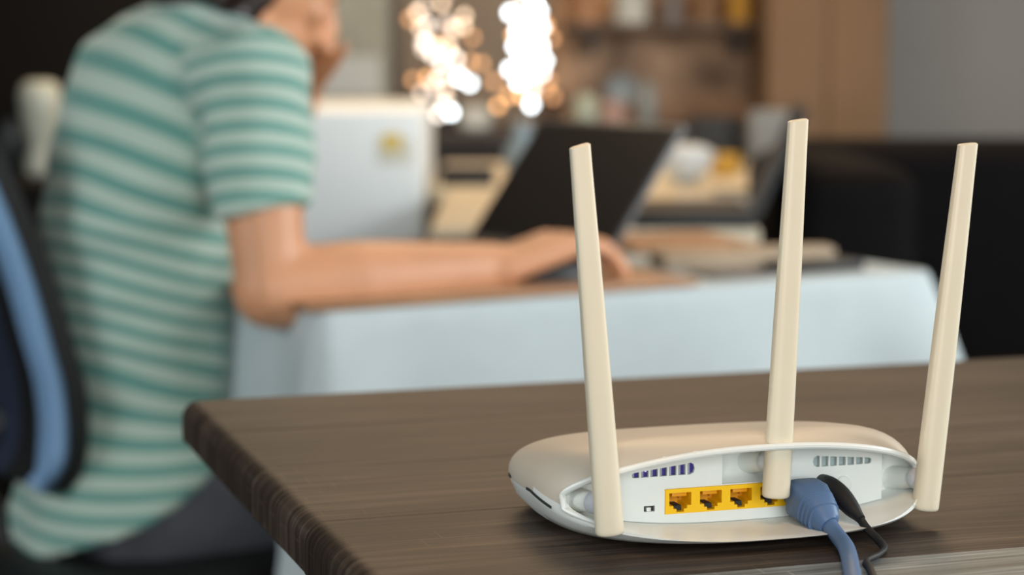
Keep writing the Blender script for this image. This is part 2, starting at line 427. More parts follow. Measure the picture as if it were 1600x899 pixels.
def ventslots(ua, ub, ha, hb, z0, n, taper_left):
    out = []; w = (ub-ua)/n
    for i in range(n):
        a = ua+w*i+.0004; b = ua+w*(i+1)-.0006
        ta = ha+(hb-ha)*((a-ua)/(ub-ua)); tb = ha+(hb-ha)*((b-ua)/(ub-ua))
        za = z0; 
        if i == 0:
            r = ta*.5; out.append([(b, za), (b, za+tb), (a+r*.8, za+ta), (a+r*.2, za+ta*.85), (a, za+ta*.5), (a+r*.2, za+ta*.15), (a+r*.8, za)][::-1])
        elif i == n-1:
            r = tb*.5; out.append([(a, za), (b-r*.8, za), (b-r*.2, za+tb*.15), (b, za+tb*.5), (b-r*.2, za+tb*.85), (b-r*.8, za+tb), (a, za+ta)])
        else: out.append([(a, za), (b, za), (b, za+tb), (a, za+ta)])
    return out
VL = ventslots(-.0555, -.0215, .0024, .0060, .0308, 7, True)
VR = ventslots(.0412, .0746, .0058, .0030, .0302, 7, False)
loops += VL+VR
loops.append(rect(-.0487, -.0430, .0137, .0166))
MS = []   # middle scoop window above the ports
for (u, z) in ((-.0075, .0248), (.0285, .0248), (.0285, .036), (.0285, .0405), (.010, .0418), (-.0075, .0418)): MS.append((u, z))
loops.append(MS)
bm = poly_fill(loops, .0016, -.0016)
link('rear_panel', bm, M_white, rt, smooth=False)
# scoops: concave bowls behind the panel at each antenna
def bowl(name, ua, ub, za, zb, depth, top=None, m=M_white, vfront=-.0004):
    bm = bmesh.new(); nu, nz = 20, 14; g = []
    for j in range(nz+1):
        row = []
        for i in range(nu+1):
            x = -1+2*i/nu; y = -1+2*j/nz
            u = (ua+ub)/2+(ub-ua)/2*x; zc = za+(zb-za)*(y+1)/2
            d = depth*max(0, (1-abs(x)**3))**.6*max(0, (1-abs(y)**4))**.6
            row.append(bm.verts.new((u, vfront+d, zc)))
        g.append(row)
    for j in range(nz):
        for i in range(nu): bm.faces.new((g[j][i], g[j][i+1], g[j+1][i+1], g[j+1][i]))
    link(name, bm, m, rt, angle=80)
bowl('antenna_recess', -.0085, .0295, .0243, .0435, .012)
def side_recess(ua, ub):
    # curved wall from the panel's end round to the end of the opening
    bm = bmesh.new(); n = 20; rows = []
    for i in range(n+1):
        s = i/n; u = ua+(ub-ua)*s; tt = (u-EL)/(ER-EL); tt = min(.999, max(.001, tt))
        zu, zl = eye(tt)
        v = .011*math.sin(math.pi*s**.75)
        rows.append([bm.verts.new((u, v, zl-.0012+(zu-zl+.0024)*k/6)) for k in range(7)])
    for a, b in zip(rows, rows[1:]):
        for k in range(6): bm.faces.new((a[k], b[k], b[k+1], a[k+1]))
    link('antenna_recess', bm, M_white, rt, angle=80)
side_recess(PL, EL-.0002); side_recess(PR, ER+.0002)
# pieces behind the holes
for hole in VL:
    a_, b_, c_, d_ = min(p[0] for p in hole), max(p[0] for p in hole), min(p[1] for p in hole), max(p[1] for p in hole)
    link('vent_fin', newbox(a_-.0003, a_+(b_-a_)*.52, .0006, .0032, c_-.0008, d_+.0008), M_fin, rt)
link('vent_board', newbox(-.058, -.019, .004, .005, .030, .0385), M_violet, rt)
link('vent_led', newbox(-.0465, -.0445, .0030, .0038, .0325, .036, .0003), M_led, rt)
link('vent_led', newbox(-.0297, -.0285, .0030, .0038, .031, .0365, .0003), M_led, rt)
link('vent_backing', newbox(.039, .077, .0012, .0022, .0295, .0375), M_palevent, rt)
link('switch_slot', newbox(-.0495, -.0422, .0002, .0012, .013, .0172), M_dark, rt)
link('switch_knob', newbox(-.0472, -.0450, -.0016, .0006, .0138, .0157, .0002), M_white, rt)
bm = bmesh.new(); lathe(bm, [(.0001, -.0034), (.0035, -.0034), (.0043, -.0028), (.0046, 0), (.0046, .001)], 24, Matrix.Translation((.0583, 0, .0205)) @ Matrix.Rotation(R(-90), 4, 'X'))
link('reset_button', bm, M_white, rt)
# yellow port block: face with four keyed sockets
bm = bmesh.new(); loops = [rect(PX0+.0001, PX1-.0001, PZ0+.0001, PZ1-.0001)]
pw = (PX1-PX0)/4; sock = []
for i in range(4):
    c = PX0+pw*(i+.5)-.0002; z = PZ0
    s = [(c-.0020, z+.0009), (c+.0020, z+.0009), (c+.0020, z+.0024), (c+.0036, z+.0024), (c+.0036, z+.0040), (c+.0058, z+.0040), (c+.0058, z+.0104), (c-.0058, z+.0104), (c-.0058, z+.0040), (c-.0036, z+.0040), (c-.0036, z+.0024), (c-.0020, z+.0024)]
    sock.append((c, s)); loops.append(s)
bm = poly_fill(loops, .0125, -.0023)
link('port_block', bm, M_yel, rt, smooth=False)
link('port_back', newbox(PX0, PX1, .0102, .0112, PZ0, PZ1), M_yeldark, rt)
for c, s in sock:
    bm = bmesh.new()
    b0 = [bm.verts.new((x, .0098, z)) for x, z in [(c-.0056, PZ0+.004), (c+.0056, PZ0+.004), (c+.0056, PZ0+.0103), (c-.0056, PZ0+.0103)]]
    bm.faces.new(b0); bm.free()
    link('port_tongue', newbox(c-.0030, c+.0048, .001, .0095, PZ0+.0078, PZ0+.0100, .0002), M_yeldark, rt)
    link('port_latch_gap', newbox(c-.0034, c+.0018, .0010, .0100, PZ0+.0010, PZ0+.0034), M_dark, rt)
    link('port_contact', newbox(c+.0004, c+.0009, .0006, .0090, PZ0+.0070, PZ0+.0078), M_gold, rt)
link('blue_port', newbox(.0278, .0380, .0002, .0102, PZ0, PZ1-.0006), M_blue, rt)
# side slots on the left flank
for (v0, v1) in ((.010, .040), (.068, .076)):
    bm = bmesh.new(); n = 10; a = []; b = []
    for i in range(n+1):
        v = v0+(v1-v0)*i/n
        y = abs(v-VC)/(BP if v > VC else BM_); x = (1-y**NR)**(1/NR)
        u = UC-AX*x; z = zedge(v)
        a.append(bm.verts.new((u-.0004, v, z-.0005))); b.append(bm.verts.new((u-.0003, v, z+.0010)))
    for i in range(n): bm.faces.new((a[i], a[i+1], b[i+1], b[i]))
    link('side_slot', bm, M_dark, rt)
# seam line
for k in ((-.075, .02), (.085, .02), (-.06, .105), (.07, .105)):
    bm = bmesh.new(); lathe(bm, [(.006, 0), (.007, .001), (.007, .0042)], 16, Matrix.Translation((k[0]*.8, k[1], 0))); link('foot', bm, M_blackp, rt)
# antennas
def antenna(b, tp, hinge, twist=0):
    b = Vector(b); tp = Vector(tp); ax = (tp-b); Ln = ax.length; ax.normalize()
    side = Vector((1, 0, 0)); side = (side-ax*side.dot(ax)).normalized(); fw = ax.cross(side)   # fw ~ +v
    q = Matrix.Rotation(twist, 3, ax); side = q @ side; fw = q @ fw
    bm = bmesh.new(); rings = []
    M = 28
    def sec(s, k, squash=1):
        w = .0070+(.0048-.0070)*min(1, s*1.05); d = .0058+(.0030-.0058)*min(1, s*1.02)
        pts = []
        pw_ = 2.0+2.2*min(1, s*1.6)
        for i in range(M):
            a = 2*math.pi*i/M; c, sn = math.cos(a), math.sin(a)
            rr = (abs(c)**pw_+abs(sn)**pw_)**(-1/pw_)
            pts.append(side*(c*rr*w*k)+fw*(sn*rr*d*k*squash))
        return pts
    for s, k in ((0, .62), (.0012, .82), (.0035, .93), (.008, .985), (.015, 1), (.06, 1), (.14, 1), (.25, 1), (.4, 1), (.6, 1), (.8, 1), (.93, 1), (.985, 1)):
        rings.append([b+ax*(Ln*s)+p for p in sec(s, k)])
    # slanted tip
    last = sec(1, 1); rings.append([b+ax*(Ln+p.dot(side)*.15)+p for p in last])
    rings.append([b+ax*(Ln+.0006+p.dot(side)*.15)+p*.82 for p in last])
    loft(bm, rings)
    a = link('antenna', bm, M_ant, rt, angle=40)
    # hinge: cone from the panel and ball joint
    h = Vector(hinge); att = b+ax*(h.z-b.z+.004)
    bm = bmesh.new(); d = att-h; u_, v_ = frame(d); rg = []
    for s, r in ((-.25, .0066), (0, .0062), (.35, .0052), (.5, .0046)):
        rg.append([h+d*s+u_*(r*math.cos(2*math.pi*i/20))+v_*(r*math.sin(2*math.pi*i/20)) for i in range(20)])
    loft(bm, rg); link('hinge_cone', bm, M_white, a)
    bm = bmesh.new(); rg = []
    for s, r in ((.48, .0044), (.55, .0056), (.8, .0058), (.95, .0052)):
        rg.append([h+d*s+u_*(r*math.cos(2*math.pi*i/20))+v_*(r*math.sin(2*math.pi*i/20)) for i in range(20)])
    loft(bm, rg); link('hinge_joint', bm, M_hinge, a)
    return a
def wl(p): return TM.inverted() @ p
def av(px, py, v):    # point on the router-frame plane at depth v
    r = ray(px, py); n = TM.to_3x3() @ Vector((0, 1, 0)); p0 = TM @ Vector((0, v, 0)); o = Vector((0, 0, CAMZ))
    return wl(o+r*((p0-o).dot(n)/r.dot(n)))
V_A = -.0175
antenna(av(953, 836, -.027), av(906, 229, -.027), (av(953, 836, -.027).x-.004, .006, .0205))
antenna(av(1212, 778, V_A), av(1247, 189, V_A), (av(1212, 778, V_A).x-.001, .008, .0335))
antenna(av(1445, 798, V_A), av(1512, 226, V_A), (av(1445, 798, V_A).x-.002, .006, .0200))

# ------------------------------------------------------------------ cables
bc = thing('ethernet_cable', 'blue network cable with ribbed plug hanging from the router onto the table', 'cable', TM @ Vector((-.0035, 0, 0)), TA)
# plug: boot lofted with rounded square sections
cl = [Vector((.0345, .001, .0185)), Vector((.0345, -.006, .0185)), Vector((.0347, -.012, .0183)), Vector((.0350, -.020, .0175)), Vector((.0358, -.029, .0145)), Vector((.0366, -.036, .0105)), Vector((.037, -.0375, .0095))]
sz = [(.0055, .0050, 5), (.0058, .0056, 5), (.0092, .0092, 6), (.0096, .0094, 5), (.0082, .0080, 3.2), (.0062, .0060, 2.4), (.0050, .0048, 2)]
def srings(cl, sz, n=32, upv=Vector((0, 0, 1))):
    rg = []
    for i, (c, (a, b, p)) in enumerate(zip(cl, sz)):
        t_ = (cl[min(i+1, len(cl)-1)]-cl[max(0, i-1)]).normalized(); u = (Vector((1, 0, 0))-t_*t_.x).normalized(); v = u.cross(t_)
        pts = []
        for k in range(n):
            th = 2*math.pi*k/n; cc, ss = math.cos(th), math.sin(th); rr = (abs(cc)**p+abs(ss)**p)**(-1/p)
            pts.append(c+u*(cc*rr*a)+v*(ss*rr*b))
        rg.append(pts)
    return rg
bm = bmesh.new(); loft(bm, srings(cl, sz)); link('plug', bm, M_blue, bc, angle=50)
for k in range(4):
    s = k/4; c = cl[3].lerp(cl[5], .28+.62*s); w_ = .0101-.0034*(.28+.62*s); d = (cl[5]-cl[3]).normalized()*.0008
    bm = bmesh.new(); loft(bm, srings([c-d, c-d*.4, c+d*.4, c+d], [(w_-.0006, w_-.0008, 3.2), (w_+.0004, w_+.0002, 3.2), (w_+.0004, w_+.0002, 3.2), (w_-.0006, w_-.0008, 3.2)])); link('strain_relief_rib', bm, M_blue, bc, angle=60)
bm = bmesh.new()
tube(bm, [(.0360, -.030, .0140), (.0368, -.037, .0095), (.037, -.046, .0058), (.034, -.060, .0043), (.026, -.080, .0041), (.017, -.100, .0041), (.002, -.135, .0041), (-.015, -.19, .0041), (-.01, -.26, .0041)], .0040, 16)
link('cord', bm, M_blue, bc)
kc = thing('power_cable', 'thin black power cable leaving the router beside the blue plug', 'cable', TO, TA)
bm = bmesh.new()
tube(bm, [(.047, -.001, .0225), (.0475, -.010, .0215), (.0485, -.020, .0185), (.050, -.030, .0135), (.051, -.036, .0105)], lambda s: .0040+.0014*math.sin(math.pi*min(1, s*1.15))-.0016*s**3, 18); link('barrel_plug', bm, M_blackp, kc)
bm = bmesh.new()
tube(bm, [(.0508, -.034, .0115), (.0520, -.040, .0070), (.0535, -.049, .0032), (.0500, -.062, .0021), (.040, -.074, .0022), (.0285, -.085, .0030), (.0235, -.098, .0032), (.012, -.13, .0028), (-.003, -.19, .0021), (.0, -.26, .0021)], .0013, 12, flat=1.6)
link('cord', bm, M_blackp, kc)

# ------------------------------------------------------------------ her table
HC = Vector((-.198, 2.178)); HA = R(29.6); ZT = .71; HW, HD = .82, .66
def ht(a, b, z=0): return Vector((HC.x+a*math.cos(HA)-b*math.sin(HA), HC.y+a*math.sin(HA)+b*math.cos(HA), z))
def htl(px, py, z=ZT):
    p = atZ(px, py, z); dx, dy = p.x-HC.x, p.y-HC.y
    return dx*math.cos(HA)+dy*math.sin(HA), -dx*math.sin(HA)+dy*math.cos(HA)
h = thing('dining_table', 'dining table hidden under the white cloth behind the router', 'table', ht(0, 0), HA)
link('tabletop', newbox(.012, HW-.012, .012, HD-.012, ZT-.035, ZT-.004, .003), M_brown, h)
for a in (.07, HW-.07):
    for b in (.07, HD-.07): link('leg', newbox(a-.025, a+.025, b-.025, b+.025, 0, ZT-.035, .004), M_metal, h)
# cloth
bm = bmesh.new(); per = []; rc = .02
def corner(cx, cy, a0):
    for k in range(9):
        a = R(a0+90*k/8); per.append((cx+rc*math.cos(a), cy+rc*math.sin(a), math.cos(a), math.sin(a), math.sin(math.pi*k/8)))
def edge(x0, y0, x1, y1, nx, ny, n=40):
    for k in range(1, n): per.append((x0+(x1-x0)*k/n, y0+(y1-y0)*k/n, nx, ny, 0))
corner(rc, rc, 180); edge(rc, 0, HW-rc, 0, 0, -1); corner(HW-rc, rc, 270); edge(HW, rc, HW, HD-rc, 1, 0)
corner(HW-rc, HD-rc, 0); edge(HW-rc, HD, rc, HD, 0, 1); corner(rc, HD-rc, 90); edge(0, HD-rc, 0, rc, -1, 0)
rings = [[Vector((HW/2+(x-HW/2)*.98, HD/2+(y-HD/2)*.98, ZT)) for x, y, *_ in per], [Vector((x-nx*.003, y-ny*.003, ZT)) for x, y, nx, ny, c in per],
         [Vector((x, y, ZT-.003)) for x, y, nx, ny, c in per]]
def dcorner(x, y):
    return min(math.hypot(x-a, y-b) for a in (0, HW) for b in (0, HD))
for j in range(1, 13):
    s = j/12; rg = []
    for i, (x, y, nx, ny, c) in enumerate(per):
        dc = dcorner(x, y); k = math.exp(-(dc/.06)**2)
        drop = .21+.27*k
        fl = .012+.055*k+.010*math.sin(i*.42)*(1-k)+.006*math.sin(i*.19+1)
        # right near corner flares out
        if x > HW-.25 and y < .2: fl += .11*k
        rg.append(Vector((x+nx*fl*s**.9, y+ny*fl*s**.9, ZT-.003-drop*s)))
    rings.append(rg)
rv = loft(bm, rings, cap=False); bm.faces.new(rv[0])
cloth = link('tablecloth', bm, M_cloth, angle=70); cloth.location = ht(0, 0); cloth.rotation_euler = (0, 0, HA)
tag(cloth, 'long white cloth draped over the table with the open laptop', 'tablecloth')
sd = cloth.modifiers.new('s', 'SOLIDIFY'); sd.thickness = .0012; sd.offset = 1
Z1 = ZT+.002
a1, b1 = htl(1105, 452)
bd = link('wooden_mat', newbox(-.012, a1, .004, .60, 0, .008, .002), M_brown); bd.location = ht(0, 0, Z1); bd.rotation_euler = (0, 0, HA)
tag(bd, 'flat brown wooden board under the forearm on the white cloth', 'board')
Z2 = Z1+.008
# laptop
hn = atZ(952, 398, Z2+.012); hf_dir = Vector((-.60, .80, 0)).normalized(); LW = .29
bk = Vector((.80, .60, 0))
lp = thing('laptop', 'open black laptop the person is working on', 'laptop', (hn.x, hn.y, Z2))
Mx = Matrix(((hf_dir.x, -bk.x, 0, 0), (hf_dir.y, -bk.y, 0, 0), (0, 0, 1, 0), (0, 0, 0, 1)))
link('base', newbox(0, LW, 0, .195, 0, .014, .003, M=Mx), M_laptop, lp)
for i in range(5):
    for j in range(13):
        link('key', newbox(.02+j*.0195, .036+j*.0195, .02+i*.019, .035+i*.019, .014, .0155, M=Mx), M_blackm, lp)
link('touchpad', newbox(.10, .19, .125, .18, .0138, .0146, M=Mx), M_lapedge, lp)
lean = R(38); Ms = Matrix.Translation((0, 0, .012)) @ Matrix(((hf_dir.x, bk.x*math.sin(lean), bk.x*math.cos(lean), 0), (hf_dir.y, bk.y*math.sin(lean), bk.y*math.cos(lean), 0), (0, math.cos(lean), -math.sin(lean), 0), (0, 0, 0, 1)))
lid = link('lid', newbox(0, LW, 0, .195, -.001, .006, .002, M=Ms), M_lapedge, lp)
link('screen', newbox(.008, LW-.006, .008, .188, -.0018, -.0008, M=Ms), M_laptop, lid)
# mouse
mp = htl(868, 440, Z2); mo = ht(*mp, Z2)
bm = bmesh.new(); ellips(bm, (0, 0, .002), .055, .032, .030)
for v in bm.verts: v.co.z = max(0, v.co.z)
ms = link('computer_mouse', bm, M_blackm); ms.location = mo+Vector((.0, .02, 0)); ms.rotation_euler = (0, 0, HA)
tag(ms, 'black computer mouse under the right hand', 'mouse')
def slab(name, label, cat, px0, px1, py, w, hgt, m, zb, bev=.002, ang=HA, parts=None):
    p = atZ(px0, py, zb); q = atZ(px1, py, zb); L_ = abs(q.x-p.x)/math.cos(ang) if ang < 1 else abs(q.x-p.x)
    o = link(name, newbox(0, L_, 0, w, 0, hgt, bev), m); o.location = (p.x, p.y, zb); o.rotation_euler = (0, 0, ang)
    return tag(o, label, cat)
slab('notebook', 'beige closed notebook lying on the white cloth right of the laptop', 'notebook', 1040, 1215, 424, .10, .018, M_beige, Z1, ang=.15)
slab('paper_folder', 'flat grey paper folder at the near edge of the white cloth', 'folder', 1118, 1215, 437, .07, .004, M_grey, Z1, ang=.40)
slab('wooden_tray', 'thin brown wooden tray on the white cloth behind the beige notebook', 'tray', 992, 1195, 398, .20, .010, M_brown, Z1, ang=.30)
slab('narrow_box', 'long narrow beige box on the cloth behind the black pouch', 'box', 1150, 1308, 414, .05, .020, M_beige, Z1, ang=.10)
slab('black_pouch', 'flat black pouch near the right end of the white cloth', 'pouch', 1235, 1362, 429, .06, .012, M_blackm, Z1, ang=.45)

# ------------------------------------------------------------------ table 2 with things
T2 = thing('side_table', 'cream topped side table behind the laptop table', 'table', (0, 0, 0))
tx0, tx1 = atZ(672, 356, .71).x, .37
link('tabletop', newbox(tx0, tx1, 3.165, 3.98, .68, .71, .004), M_cream, T2)
for x in (tx0+.05, tx1-.05):
    for y in (3.26, 3.92): link('leg', newbox(x-.02, x+.02, y-.02, y+.02, 0, .68), M_metal, T2)
T3 = thing('console_table', 'cream console table behind the side table, holding the white jar and speaker', 'table', (0, 0, 0))
link('tabletop', newbox(-.155, .78, 4.02, 4.9, .68, .71, .004), M_cream, T3)
for x in (-.12, .73):
    for y in (4.07, 4.85): link('leg', newbox(x-.02, x+.02, y-.02, y+.02, 0, .68), M_metal, T3)
# second laptop
l2 = thing('laptop', 'second black laptop standing open on the cream side table', 'laptop', (0, 0, .71))
p = atZ(985, 352, .71)
q = atZ(1172, 352, .71)
link('base', newbox(p.x, q.x, 3.172, 3.42, 0, .026, .003), M_blackm, l2)
bm = bmesh.new(); a = Vector((q.x, 3.22, .012)); b_ = Vector((q.x+.02, 3.47, .012)); up_ = Vector((.075, .02, .165))
vv = [a, b_, b_+up_, a+up_]
off = Vector((.012, 0, -.003))
loft(bm, [[x for x in vv], [x+off for x in vv]]); link('lid', bm, M_blackm, l2)
# bowl, cup etc
def onT(px, py): return atZ(px, py, .71)
p = onT(1072, 288); bm = bmesh.new(); r = 44*p.y/F
lathe(bm, [(.015, 0), (.02, .003), (r*.75, .02), (r, .05), (r*.96, .065), (r*.6, .075), (.004, .078)], 28); o = link('ceramic_jar', bm, M_cer); o.location = (p.x, p.y, .71)
tag(o, 'round white ceramic jar on the cream console table', 'jar')
p = onT(1132, 276); r = 24*p.y/F; bm = bmesh.new(); lathe(bm, [(r*.7, 0), (r, .01), (r, .045), (r*.9, .047), (r*.85, .012), (.002, .010)], 24); o = link('cup', bm, M_mustard); o.location = (p.x, p.y, .71)
tag(o, 'mustard yellow cup beside the white jar', 'cup')
p = onT(1122, 266); w_ = 42*p.y/F; o = link('speaker', newbox(-w_, w_, 0, .12, 0, .112, .006), M_blackm); o.location = (p.x, p.y+.02, .71)
tag(o, 'black box speaker behind the mustard cup', 'speaker')
p = onT(1204, 268); bm = newbox(-.045, .05, 0, .05, 0, .13, .012); o = link('paper_box', bm, mat('grey_carton', (.20, .21, .21), .8)); o.location = (p.x, p.y, .71)
tag(o, 'tall pale grey box right of the black speaker', 'box')
p = onT(728, 292); o = link('black_case', newbox(-.05, .055, 0, .1, 0, .035, .006), M_blackm); o.location = (p.x, p.y, .71)
tag(o, 'low black case at the left end of the cream console table', 'case')
p = onT(815, 262); bm = bmesh.new(); lathe(bm, [(.02, 0), (.036, .01), (.038, .05), (.02, .075), (.018, .1), (.022, .11)], 20); o = link('glass_vase', bm, mat('blue_grey_glass', (.22, .30, .36), .2)); o.location = (p.x, 4.40, .71)
tag(o, 'blue grey glass vase below the bright string lights', 'vase')
p = onT(1040, 322); bm = newbox(-.07, .10, 0, .07, 0, .012, .004); o = link('folded_napkin', bm, M_cer); o.location = (p.x+.09, p.y, .71); tag(o, 'pale folded napkin in front of the white jar', 'napkin')

# ------------------------------------------------------------------ fridge
fy = 3.95
fa, fb = atY(440, 170, fy), atY(661, 168, fy)
fz = fb.z
fr = thing('refrigerator', 'small white refrigerator behind the seated person', 'refrigerator', (0, 0, 0))
link('body', newbox(fa.x-.20, fb.x, fy+.05, fy+.5, .02, fz, .012, 3), M_fridge, fr)
dr = link('door', newbox(fa.x-.20, fb.x, fy, fy+.045, .03, fz-.004, .010, 3), M_fridge, fr)
link('handle', newbox(fa.x-.17, fa.x-.15, fy-.03, fy-.005, .5, .75, .006), M_lapedge, dr)
p = atY(612, 222, fy-.002); link('sticker', newbox(p.x-.017, p.x+.017, fy-.0022, fy, p.z-.015, p.z+.015), M_sticker, dr)
p = atY(606, 240, fy-.002); link('sticker', newbox(p.x-.02, p.x+.045, fy-.0015, fy, p.z-.02, p.z+.03), mat('cream_sticker', (.80, .78, .66), .5), dr)

# ------------------------------------------------------------------ sofa
so = thing('sofa', 'dark leather sofa behind the right end of the tables', 'sofa', (0, 0, 0))
st = atY(1400, 222, 3.75).z
link('backrest', newbox(.49, 2.3, 3.75, 3.98, .25, st, .05, 4), M_sofa, so)
link('seat', newbox(.60, 2.16, 3.15, 3.80, .12, .44, .05, 4), M_sofa, so)
link('armrest', newbox(.42, .62, 3.20, 3.85, .10, .80, .05, 4), M_sofa, so)
link('armrest', newbox(2.14, 2.34, 3.15, 3.85, .10, .70, .05, 4), M_sofa, so)
for x in (.50, 2.26):
    for y in (3.2, 3.9): link('leg', newbox(x-.02, x+.02, y-.02, y+.02, 0, .12), M_metal, so)

# ------------------------------------------------------------------ back of room
cy = 5.3
ct = thing('kitchen_counter', 'long dark kitchen counter against the back wall', 'counter', (0, 0, 0))
cx0, cx1 = atY(600, 200, cy).x, atY(1200, 200, cy).x
cz = .76
link('cabinet', newbox(cx0+.02, cx1-.02, cy+.03, 5.95, 0, cz-.03), mat('dark_counter_wood', (.035, .024, .018), .6), ct)
link('worktop', newbox(cx0, cx1, cy, 5.97, cz-.03, cz, .004), mat('dark_worktop', (.05, .04, .035), .5), ct)
def jar(name, label, cat, px, w, hh, m, y=5.5, prof=None):
    bm = bmesh.new(); r = w/2
    lathe(bm, prof or [(r*.8, 0), (r, .01), (r, hh*.75), (r*.7, hh*.88), (r*.7, hh), (.002, hh)], 20)
    o = link(name, bm, m); o.location = (atY(px, 180, y).x, y, cz); return tag(o, label, cat)
jar('jar', 'pale green jar on the dark counter below the brick wall', 'jar', 915, .07, .09, mat('pale_green_glaze', (.42, .46, .36), .4))
jar('jar', 'dusty pink jar on the dark counter', 'jar', 955, .08, .07, mat('dusty_pink_glaze', (.40, .25, .21), .5), 5.6)
jar('bottle', 'short grey bottle at the right end of the dark counter', 'bottle', 1010, .055, .12, mat('grey_bottle_glass', (.22, .23, .22), .3), 5.55)
jar('jar', 'small brown jar on the counter left of the pale green one', 'jar', 862, .07, .10, mat('brown_glaze', (.12, .07, .045), .4), 5.6)
jar('jar', 'off white jar on the counter beneath the left light string', 'jar', 740, .09, .06, M_paper, 5.5)
jar('pot', 'squat dark cooking pot on the counter right of the refrigerator', 'pot', 672, .14, .10, M_blackm, 5.55)
bm = bmesh.new(); lathe(bm, [(.001, 0), (.03, 0), (.04, .004), (.045, .006), (.044, .009), (.03, .005), (.001, .005)], 28, Matrix.Rotation(R(90), 4, 'X'))
o = link('wall_plate', bm, mat('pale_blue_plate', (.40, .42, .40), .4)); p = atY(972, 140, 6.17); o.location = (p.x, 6.185, p.z); tag(o, 'pale round plate hung on the brick wall', 'plate')
sh = thing('wall_shelf', 'dark wall shelf on the brick wall', 'shelf', (0, 0, 0))
p0 = atY(880, 36, 6.1); p1 = atY(1192, 36, 6.1)
link('board', newbox(p0.x, p1.x, 5.97, 6.19, p0.z-.02, p0.z, .002), mat('shelf_wood', (.10, .07, .05), .6), sh)
for x in (p0.x+.08, p1.x-.08): link('bracket', newbox(x-.008, x+.008, 6.0, 6.19, p0.z-.09, p0.z-.02), M_metal, sh)
for px, w_, hh, m, nm_, lb, ct_ in ((985, .10, .13, M_paper, 'canister', 'pale canister at the left of the wall shelf', 'canister'), (1050, .06, .10, M_grey, 'canister', 'grey canister in the middle of the wall shelf', 'canister'), (1105, .07, .12, M_tan, 'canister', 'tan canister beside the mustard tin', 'canister'), (1155, .06, .13, M_mustard, 'tin', 'mustard tin at the right end of the wall shelf', 'tin'), (915, .08, .09, M_brown, 'canister', 'brown canister at the far left of the wall shelf', 'canister')):
    bm = bmesh.new(); lathe(bm, [(w_/2, 0), (w_/2, hh), (w_/2*.9, hh+.006), (.002, hh+.008)], 18); o = link(nm_, bm, m); o.location = (atY(px, 30, 6.08).x, 6.08, p0.z); tag(o, lb, ct_)
# framed board behind the head
p0 = atY(470, 158, 6.15); p1 = atY(612, -200, 6.15)
pf = thing('framed_board', 'large pale board in a dark frame behind the face', 'board', (0, 0, 0))
link('frame', newbox(p0.x-.02, p1.x+.02, 6.14, 6.195, p0.z-.02, p1.z+.02, .003), mat('frame_wood', (.11, .09, .075), .6), pf)
q0 = atY(500, 150, 6.12); q1 = atY(594, 88, 6.12); link('pinned_paper', newbox(q0.x, q1.x, 6.125, 6.1295, q0.z, q1.z), mat('white_pinned_paper', (.70, .74, .74), .7), pf)
link('sheet', newbox(p0.x, p1.x-.01, 6.13, 6.141, p0.z, p1.z), mat('pale_green_sheet', (.50, .50, .42), .6, noise_scale=4, noise_amt=.35), pf)
# tan cupboard
cb_ = thing('tall_cupboard', 'tall tan wooden cupboard right of the brick wall', 'cupboard', (0, 0, 0))
u0, u1 = atY(1195, 0, 5.85).x, atY(1385, 0, 5.85).x
link('carcass', newbox(u0, u1, 5.80, 6.17, 0, 2.1, .004), M_tan, cb_)
mdl = (u0+u1)/2
for a, b in ((u0+.004, mdl-.002), (mdl+.002, u1-.004)):
    d = link('door', newbox(a, b, 5.78, 5.799, .05, 2.08, .003), M_tan, cb_)
# dark wardrobe and sideboard left
wr = thing('wardrobe', 'near black wardrobe behind the seated person at the left', 'wardrobe', (0, 0, 0))
w1 = atY(385, 0, 5.2).x
link('carcass', newbox(-2.3, w1, 5.2, 5.75, 0, 2.3, .005), M_darkwall, wr)
for a, b in ((-2.29, -1.45), (-1.44, w1-.01)): link('door', newbox(a, b, 5.18, 5.199, .05, 2.28, .003), M_darkwall, wr)
sb = thing('sideboard', 'low dark sideboard holding the cream vase', 'sideboard', (0, 0, 0))
p = atY(66, 276, 4.2)
link('carcass', newbox(-1.7, -.82, 4.0, 4.45, 0, p.z-.02, .004), M_darkwall, sb); link('top', newbox(-1.72, -.80, 3.98, 4.47, p.z-.02, p.z, .003), M_darkwall, sb)
bm = bmesh.new(); lathe(bm, [(.024, 0), (.031, .008), (.033, .03), (.024, .052), (.027, .075), (.036, .11), (.041, .145), (.040, .17), (.030, .185), (.018, .188)], 24)
o = link('vase', bm, M_vase); o.location = (p.x, 4.2, p.z); tag(o, 'cream ceramic vase on the dark sideboard at the left', 'vase')
bm = bmesh.new(); lathe(bm, [(.022, 0), (.026, .01), (.026, .09), (.02, .11)], 20)
q = atY(22, 276, 4.25); o = link('tumbler', bm, mat('smoked_glass', (.025, .028, .028), .3)); o.location = (q.x, 4.25, p.z); tag(o, 'dark smoked tumbler left of the cream vase', 'tumbler')

